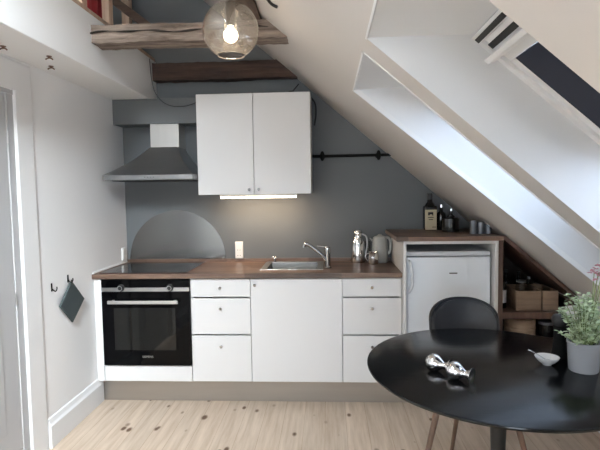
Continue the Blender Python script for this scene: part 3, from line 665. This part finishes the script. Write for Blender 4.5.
# corner shelf following the roof
sh = thing('corner_shelf', 'dark walnut corner shelf cut to the roof slope', 'shelf', (2.87, -.6, 0))
def zc(x): return Z0 - .006 - SL*x
box('side_panel', M_walnuty, (2.6245, 2.6535, -.64, -.02, .0005, 1.0865), sh, .001)
MB().prism([(2.654, 1.114), (2.669, 1.114), (3.106, zc(3.106)), (3.106, zc(3.106)-.030), (2.654, zc(2.654)-.030)], 'y', -.64, -.02).build('sloping_board', M_walnuty, sh, bevel=.001)
box('side_panel', M_walnuty, (3.078, 3.106, -.64, -.02, .0005, zc(3.106)-.036), sh, .001)
box('shelf_board', M_walnuty, (2.6540, 3.0775, -.635, -.035, .590, .632), sh, .001)
box('shelf_board', M_walnuty, (2.6540, 3.0775, -.635, -.035, .415, .440), sh, .001)
box('shelf_board', M_walnuty, (2.6540, 3.0775, -.635, -.035, .06, .085), sh, .001)
MB().prism([(2.6540, .0005), (3.0775, .0005), (3.0775, zc(3.0695)-.036), (2.6540, zc(2.6540)-.036)], 'y', -.034, -.02).build('back_panel', M_walnutshade, sh)
def crate(x0, x1, lab):
    t = thing('wooden_crate', lab, 'crate', ((x0+x1)/2, -.45, .6322))
    y0, y1, z0, z1 = -.585, -.34, .6324, .757; k = .010
    for nm, bb_ in (('front_board', (x0, x1, y0, y0+k, z0, z1)), ('back_board', (x0, x1, y1-k, y1, z0, z1)), ('side_board', (x0, x0+k, y0+k, y1-k, z0, z1)), ('side_board', (x1-k, x1, y0+k, y1-k, z0, z1)), ('base_board', (x0+k, x1-k, y0+k, y1-k, z0, z0+k))):
        box(nm, M_crate, bb_, t, .002)
    return t
crate(2.757, 2.912, 'pale wooden crate on the corner shelf beside the dark bottles')
crate(2.922, 3.018, 'pale wooden crate on the corner shelf under the low roof end')
def bottle(x, y, z, h, r, lab, capm=M_black, grp=None, cat='bottle', label_m=None):
    t = thing('bottle', lab, cat, (x, y, z), grp)
    MB().lathe((x, y, z), [(0, 0), (0, r*.92), (.004, r), (h*.58, r), (h*.66, r*.9), (h*.74, r*.42), (h*.80, r*.34), (h*.90, r*.34)], n=24).build('body', M_bottle, t, smooth=45)
    MB().lathe((x, y, z+h*.89), [(0, r*.40), (h*.11, r*.40), (h*.11, 0)], n=18).build('cap', capm, t, smooth=40)
    if label_m: MB().lathe((x, y, z+h*.15), [(0, r*1.015), (h*.35, r*1.015)], n=24).build('paper_label', label_m, t, smooth=60)
    return t
bottle(2.695, -.50, .6325, .24, .028, 'dark bottle with white label at the end of the corner shelf beside the fridge', label_m=M_china)
bottle(2.695, -.40, .6325, .23, .030, 'black bottle behind the white labelled bottle on the corner shelf')
bottle(2.80, -.27, .6325, .215, .032, 'dark bottle behind the crate nearest the fridge', label_m=M_label)
bottle(2.885, -.27, .6325, .20, .030, 'dark bottle behind the gap between the two crates')
bottle(2.955, -.27, .6325, .165, .027, 'short dark bottle with white cap behind the crate under the low roof end', capm=M_china)
jr = thing('jar', 'clear jar standing inside the crate nearest the fridge', 'jar', (2.83, -.46, .6425))
MB().lathe((2.83, -.46, .6427), [(0, 0), (0, .034), (.12, .034), (.135, .028), (.15, .028)], n=24).build('body', M_clear, jr, smooth=45)
MB().lathe((2.83, -.46, .793), [(0, .030), (.014, .030), (.014, 0)], n=24).build('lid', M_tin, jr, smooth=40)
ws = thing('wooden_bowl', 'round pale bamboo bowl on the lower board of the corner shelf', 'bowl', (2.83, -.45, .44))
MB().lathe((2.83, -.45, .4405), [(0, 0), (0, .092), (.004, .096), (.05, .096), (.052, .099), (.060, .099), (.062, .096), (.112, .096), (.116, .092), (.116, .084), (.015, .084), (.012, 0)], n=36).build('body', M_bowlw, ws, smooth=45)
bx_ = thing('storage_tin', 'dark tin beside the bamboo bowl on the lower board', 'tin', (2.995, -.47, .44))
MB().lathe((2.995, -.47, .4405), [(0, 0), (0, .05), (.075, .05), (.075, 0)], n=28).build('body', M_bottle, bx_, smooth=40)
MB().lathe((2.995, -.47, .516), [(0, .052), (.018, .052), (.020, .048), (.020, 0)], n=28).build('lid', M_tin, bx_, smooth=40)

# things on the raised top
bt = thing('bottle', 'tall square shouldered dark bottle with a cream label on the raised top', 'bottle', (2.305, -.12, 1.114))
bb_ = MB().box(2.258, 2.352, -.155, -.085, 1.1145, 1.294); bb_.build('body', M_bottle, bt, bevel=.014, seg=3)
MB().lathe((2.305, -.12, 1.293), [(0, .038), (.014, .030), (.026, .019), (.05, .017)], n=24).build('neck', M_bottle, bt, smooth=45)
MB().lathe((2.305, -.12, 1.337), [(0, .020), (.045, .020), (.045, 0)], n=20).build('cap', M_black, bt, smooth=40)
lb = box('paper_label', M_label, (2.264, 2.346, -.1565, -.1555, 1.119, 1.264), bt, 0)
e_ = MB().box(2.285, 2.297, -.1575, -.1567, 1.224, 1.247).box(2.297, 2.322, -.1575, -.1567, 1.231, 1.247).box(2.315, 2.322, -.1575, -.1567, 1.222, 1.233); e_.build('printed_emblem', M_ink, lb, bevel=.002)
for z, a, b_ in ((1.207, 2.285, 2.325), (1.191, 2.29, 2.32), (1.137, 2.315, 2.342)): box('printed_line', M_ink, (a, b_, -.1573, -.1567, z, z+.005), lb, 0)
for x, y, h_, r, lab in ((2.390, -.10, .185, .034, 'dark bottle with shiny cap next to the cream labelled bottle'), (2.455, -.13, .155, .030, 'short dark bottle with shiny cap tucked under the slope')):
    bottle(x, y, 1.1145, h_, r, lab, capm=M_chrome)
dk = thing('dark_canister', 'wide black canister standing in front of the short dark bottle', 'canister', (2.425, -.24, 1.114))
MB().lathe((2.425, -.24, 1.1145), [(0, 0), (0, .058), (.090, .058), (.098, .050), (.10, 0)], n=28).build('body', M_bottle, dk, smooth=40)
MB().lathe((2.425, -.24, 1.214), [(0, .012), (.012, .010), (.016, 0)], n=16).build('lid_knob', M_black, dk, smooth=40)
for k, lab in enumerate(('grey tin nearest the bottles in the row of three on the raised top', 'grey tin in the middle of the row of three on the raised top', 'grey tin at the low roof end of the row of three')):
    x = 2.520 + .047*k; hh = (.088, .080, .066)[k]; yy = -.46
    t = thing('spice_tin', lab, 'tin', (x, yy, 1.114), 'grey tins on the raised top')
    MB().lathe((x, yy, 1.1145), [(0, 0), (0, .0228), (hh-.012, .0228), (hh-.012, 0)], n=24).build('body', M_tin, t, smooth=40)
    MB().lathe((x, yy, 1.1145+hh-.0118), [(0, .0232), (.010, .0232), (.0118, .020), (.0118, 0)], n=24).build('lid', M_tin, t, smooth=40)

# boxed ledge on the knee wall
struct(box('trim_knee_ledge', M_gloss, (2.90, KX-.001, -2.3, -.93, .45, .745), bevel=.004), 'white boxed ledge on the knee wall')

# ================================================================== PEGS, HOOKS, CLOTH ON THE LEFT
for (x, y), lab in (((.081, -1.529), 'small brown peg under the soffit nearest the door casing'), ((.194, -1.344), 'small brown peg under the soffit by its outer edge'), ((.097, -1.155), 'small brown peg under the soffit close to the wall')):
    t = thing('soffit_peg', lab, 'peg', (x, y, 2.098), 'pegs under the soffit')
    MB().lathe((x, y, 2.0975), [(0, .013), (.003, .013), (.004, .006), (.012, .005), (.013, 0)], (0, 0, -1), 14).build('cap', M_peg, t, smooth=40)
    MB().tube(catmull([(x-.017, y-.004, 2.080), (x-.008, y, 2.087), (x+.008, y, 2.087), (x+.017, y+.004, 2.080)]), .0035, 8).build('hook', M_peg, t, smooth=60)
for (y, z), lab in (((-1.085, .90), 'empty black coat hook on the doorway wall'), ((-.905, .918), 'black hook holding the dark cloth on the doorway wall')):
    t = thing('wall_hook', lab, 'hook', (0, y, z))
    box('plate', M_iron, (.0005, .004, y-.006, y+.006, z-.035, z+.012), t, .001)
    MB().tube(catmull([(.004, y, z-.022), (.022, y, z-.034), (.032, y, z-.022), (.032, y, z-.008)]), .0035, 8).build('prong', M_iron, t, smooth=60)
ph = thing('pot_holder', 'dark green square pot holder hanging by one corner', 'pot holder', (.012, -.89, .77))
pts = [(-.893, .886), (-.752, .752), (-.898, .644), (-1.028, .766)]
o = MB().prism(pts, 'x', .008, .020).build('pad', M_felt, ph, bevel=.005)
hm_ = []
for (ay, az), (by, bz) in zip(pts, pts[1:]+pts[:1]): hm_ += [(.014, ay, az)]
MB().tube(hm_ + hm_[:1], .0065, 8).build('binding', mat('grey_green_binding', (.055, .072, .074), .9), ph, smooth=60)
tp_ = pts[0]
MB().tube(catmull([(.014, tp_[0], tp_[1]), (.020, tp_[0]-.006, tp_[1]+.012), (.026, -.905, .893), (.022, tp_[0]-.016, tp_[1]+.004), (.014, tp_[0], tp_[1])]), .0025, 6).build('loop', M_cord, ph, smooth=60)

# ================================================================== PENDANT
pc = Vector((1.135, -1.5, 2.143)); R = .127
pd = thing('pendant_lamp', 'smoked glass globe pendant lamp with glowing bulb', 'lamp', (pc.x, pc.y, pc.z-R))
prof = []
a0 = math.radians(28); 
for k in range(40): 
    a_ = a0 + (math.pi - a0 - .14)*k/39
    prof.append((-R*math.cos(a_), R*math.sin(a_)))
o = MB().lathe(pc, prof, n=56).build('glass_globe', M_globe, pd, smooth=80)
m_ = o.modifiers.new('t', 'SOLIDIFY'); m_.thickness = .003
MB().lathe(pc, [(.020, .0), (.020, .018), (.03, .022), (.115, .024), (.130, .022), (.138, .012), (.142, 0)], n=24).build('socket', mat('grey_lamp_socket', (.16, .15, .14), .4), pd, smooth=40)
MB().tube([(pc.x + .0605*math.cos(k*math.pi/24), pc.y + .0605*math.sin(k*math.pi/24), pc.z - .112) for k in range(49)], .002, 8, caps=False).build('rim', mat('brown_glass_rim', (.12, .105, .09), .2), pd, smooth=60)
bl = MB().lathe(pc + Vector((0, 0, -.02)), [(-.034, 0), (-.031, .014), (-.022, .027), (-.004, .034), (.012, .031), (.024, .020), (.030, .014), (.045, .013)], n=28).build('bulb', M_bulb, pd, smooth=80)
MB().tube([(pc.x, pc.y, pc.z+.14), (pc.x, pc.y, zs(pc.x)-.02)], .0035, 8).build('cord', M_cord, pd)
MB().lathe((pc.x, pc.y, zs(pc.x)-.02), [(-.015, .01), (-.012, .045), (.015, .05), (.055, .05)], n=24).build('ceiling_cap', M_black, pd, smooth=40)
lp = bpy.data.lights.new('pendant_bulb_lamp', 'POINT'); lp.energy = 3; lp.color = (1, .84, .64); lp.shadow_soft_size = .04
o = bpy.data.objects.new('pendant_bulb_lamp', lp); COL.objects.link(o); o.location = pc + Vector((0, 0, -.075))

# ================================================================== TABLE
TC = Vector((2.198, -1.906)); TRX, TRY = .485, .519; TZ = .74
tb = thing('dining_table', 'round black table with a single central leg', 'table', (TC.x, TC.y, 0))
def ell(sx, sy, n=96): return [(TC.x + sx*math.cos(2*math.pi*k/n), TC.y + sy*math.sin(2*math.pi*k/n)) for k in range(n)]
tm = MB(); lev = [(TRX-.03, TRY-.03, TZ-.022), (TRX-.004, TRY-.004, TZ-.012), (TRX, TRY, TZ-.005), (TRX-.001, TRY-.001, TZ-.001), (TRX-.004, TRY-.004, TZ)]
rg = [[tm.bm.verts.new((x, y, z)) for x, y in ell(a_, b_)] for a_, b_, z in lev]
for p, q in zip(rg, rg[1:]):
    for k in range(96): tm.bm.faces.new((p[k], p[(k+1)%96], q[(k+1)%96], q[k]))
tm.bm.faces.new(rg[0][::-1]); tm.bm.faces.new(rg[-1])
tm.build('tabletop', M_table, tb, smooth=30)
LX, LY = TC.x+.012, TC.y
MB().lathe((LX, LY, 0), [(.012, .024), (.03, .022), (.30, .023), (.50, .030), (.62, .042), (.69, .075), (.712, .13), (.7175, .13), (.7175, 0)], n=32).build('pedestal', M_tmetal, tb, smooth=40)
MB().lathe((LX, LY, 0), [(0.0005, 0), (0.0005, .26), (.006, .262), (.012, .25), (.020, .06), (.03, .0)], n=48).build('foot', M_tmetal, tb, smooth=40)

# chair
ch = thing('dining_chair', 'black leather shell chair with wooden legs behind the round table', 'chair', (2.235, -1.40, 0))
cxm = 2.262
def back(mname, m, z0, z1, hw, yo, n=28, k=22):
    mb = MB(); grid = []
    for j in range(k+1):
        row = []
        for i in range(n+1):
            s_ = math.sin(math.pi/2*(-1 + 2*i/n))
            top = z1 - .105*(1 - max(0, 1-abs(s_)**2.4)**(1/2.3))
            z = z0 + (top-z0)*(j/k); ww = hw*(1 - (.12*((.60-z)/.15)**2 if z < .60 else 0)) 
            y = -1.235 + .10*((z-.45)/.42) - .055*abs(s_)**2.2 + yo
            row.append(mb.bm.verts.new((cxm + ww*s_, y, z)))
        grid.append(row)
    for a_, b_ in zip(grid, grid[1:]):
        for i in range(n): mb.bm.faces.new((a_[i], a_[i+1], b_[i+1], b_[i]))
    o = mb.build(mname, m, ch, smooth=80)
    sd = o.modifiers.new('t', 'SOLIDIFY'); sd.thickness = .022; sd.offset = 0
    bv = o.modifiers.new('b', 'BEVEL'); bv.width = .006; bv.segments = 3; bv.limit_method = 'ANGLE'; bv.angle_limit = math.radians(50)
    return o
back('backrest', M_leather, .43, .842, .173, 0)
back('back_pad', M_leather2, .47, .831, .162, -.016)
st = MB(); n = 40
def seat(sx, sy, z): return [st.bm.verts.new((cxm + sx*math.copysign(abs(math.cos(2*math.pi*k/n))**.7, math.cos(2*math.pi*k/n)), -1.43 + sy*math.copysign(abs(math.sin(2*math.pi*k/n))**.7, math.sin(2*math.pi*k/n)), z)) for k in range(n)]
rg = [seat(.17, .18, .425), seat(.205, .215, .432), seat(.21, .22, .448), seat(.20, .21, .460), seat(.15, .16, .464)]
for p, q in zip(rg, rg[1:]):
    for k in range(n): st.bm.faces.new((p[k], p[(k+1)%n], q[(k+1)%n], q[k]))
st.bm.faces.new(rg[0][::-1]); st.bm.faces.new(rg[-1]); st.build('seat', M_leather, ch, smooth=40)
for top, foot in (((2.055, -1.57, .43), (1.935, -1.66, 0.0005)), ((2.385, -1.57, .43), (2.482, -1.66, 0.0005)), ((2.235, -1.29, .43), (2.207, -1.19, 0.0005)), ((2.425, -1.29, .43), (2.465, -1.19, 0.0005))):
    MB().tube([top, foot], [.015, .009], 14).build('leg', M_leg, ch, smooth=40)
MB().box(cxm-.13, cxm+.16, -1.58, -1.28, .412, .426).build('under_frame', M_tmetal, ch, bevel=.004)

# chrome ornaments
oprof = [(a_*1.02, b_*1.12) for a_, b_ in [(0, 0), (.003, .012), (.010, .021), (.022, .0285), (.034, .030), (.046, .0265), (.058, .018), (.068, .0115), (.076, .011), (.084, .016), (.091, .0245), (.094, .026), (.0945, .024), (.088, .012), (.086, 0)]]
for (x, y), dv, lab in (((1.928, -1.950), (.76, -.62, -.06), 'shiny silver bulb ornament with flared foot, the one lying closer to the chair'), ((1.982, -2.034), (.76, -.62, -.06), 'shiny silver bulb ornament with flared foot, the one lying closer to the table front')):
    o = MB().lathe((x, y, TZ+.0340), oprof, dv, 36).build('silver_ornament', M_chrome, base=(x, y, TZ), smooth=50)
    tag(o, lab, 'ornament', 'silver ornaments on the table')
# bowl and spoon
bo = MB().lathe((2.392, -1.895, TZ+.0005), [(0, 0), (0, .016), (.004, .018), (.012, .030), (.024, .041), (.031, .044), (.031, .041), (.022, .036), (.010, .024), (.008, 0)], n=40)
tag(bo.build('small_bowl', M_china, base=(2.392, -1.895, TZ), smooth=50), 'small white bowl on the black table', 'bowl')
spn = thing('spoon', 'small steel spoon resting in the white bowl', 'spoon', (2.392, -1.895, TZ+.02))
MB().tube([(2.336, -1.860, TZ+.046), (2.356, -1.874, TZ+.037), (2.385, -1.892, TZ+.020)], [.003, .002, .002], 8).build('handle', M_chrome, spn, smooth=60)
MB().lathe((2.395, -1.896, TZ+.016), [(-.004, 0), (-.002, .010), (.002, .013), (.003, .012), (0, 0)], (.15, 0, 1), 18).build('scoop', M_chrome, spn, smooth=60)
pm = thing('pepper_mill', 'black pepper mill behind the white bowl', 'mill', (2.486, -1.80, TZ))
MB().lathe((2.486, -1.80, TZ+.0005), [(0, 0), (0, .034), (.01, .035), (.06, .029), (.10, .027), (.125, .031)], n=28).build('body', M_iron, pm, smooth=50)
MB().lathe((2.486, -1.80, TZ+.126), [(0, .031), (.012, .036), (.028, .037), (.040, .031), (.046, .012), (.047, 0)], n=28).build('head', M_black, pm, smooth=50)
MB().lathe((2.486, -1.80, TZ+.1735), [(0, .008), (.008, .009), (.012, .005), (.012, 0)], n=16).build('nut', M_tmetal, pm, smooth=50)

# potted plant
px, py = 2.497, -1.955
pp = thing('potted_herb', 'leafy green herb in a grey pot on the black table', 'plant', (px, py, TZ))
MB().lathe((px, py, TZ+.0005), [(0, 0), (0, .047), (.004, .050), (.098, .0555), (.101, .0580), (.110, .0580), (.110, .052), (.090, .050), (.090, 0)], n=40).build('pot', M_pot, pp, smooth=40)
MB().lathe((px, py, TZ+.0905), [(0, .0495), (.006, .04), (.008, 0)], n=28).build('soil', M_soil, pp, smooth=60)
rnd = random.Random(11)
lm, sm_ = MB(), MB()
def leaf(mb, p, d, ln, wd):
    d = d.normalized(); s_ = d.cross(Vector((rnd.uniform(-.4, .4), rnd.uniform(-.4, .4), 1))).normalized(); nn = s_.cross(d)
    q = [p, p + d*ln*.30 + s_*wd*.5 + nn*.001, p + d*ln*.68 + s_*wd*.42, p + d*ln - nn*ln*.12, p + d*ln*.68 - s_*wd*.42, p + d*ln*.30 - s_*wd*.5 + nn*.001]
    v = [mb.bm.verts.new(a_) for a_ in q]; mid = mb.bm.verts.new(p + d*ln*.5 - nn*wd*.16)
    for a_ in range(6): mb.bm.faces.new((v[a_], v[(a_+1)%6], mid))
tips = []
for k in range(64):
    a_ = rnd.uniform(0, 2*math.pi); rr = rnd.uniform(0, .04)
    b0 = Vector((px + rr*math.cos(a_), py + rr*math.sin(a_), TZ+.092))
    sp_ = rnd.uniform(.01, .054); hgt = rnd.uniform(.07, .20)*(1 - .25*(sp_/.07)**2)
    if rnd.random() < .2: hgt = rnd.uniform(.02, .07); sp_ = rnd.uniform(.045, .065)
    e0 = b0 + Vector((sp_*math.cos(a_), sp_*math.sin(a_), hgt))
    path = bez(b0, b0 + Vector((sp_*.25*math.cos(a_), sp_*.25*math.sin(a_), hgt*.75)), e0, 7)
    sm_.tube(path, [.0016 - .0001*i for i in range(8)], 5)
    tips.append(e0)
    for i in range(2, 8):
        for q in range(4):
            aa = rnd.uniform(0, 2*math.pi)
            leaf(lm, path[i] + Vector((rnd.uniform(-.004, .004),)*3), Vector((math.cos(aa), math.sin(aa), rnd.uniform(-.25, .8))), rnd.uniform(.012, .023), rnd.uniform(.008, .014))
sm_.build('stems', M_stem, pp, smooth=60); fo = lm.build('foliage', M_leaf, pp)
fl = MB()
for k in range(16):
    c_ = Vector((px + .042 + rnd.uniform(-.02, .03), py + rnd.uniform(-.025, .025), TZ + .362 + rnd.uniform(-.028, .022)))
    for q in range(7):
        aa = rnd.uniform(0, 2*math.pi); leaf(fl, c_, Vector((math.cos(aa), math.sin(aa), rnd.uniform(-.2, .9))), .013, .009)
fl.build('pink_blossom', M_pink, pp)
fs = MB()
for k in range(5): fs.tube(bez((px+.02, py, TZ+.10), (px+.03, py+rnd.uniform(-.02, .02), TZ+.25), (px+.030+.008*k, py+rnd.uniform(-.02, .02), TZ+.36), 8), .0014, 5)
fs.build('blossom_stems', M_stem, pp)
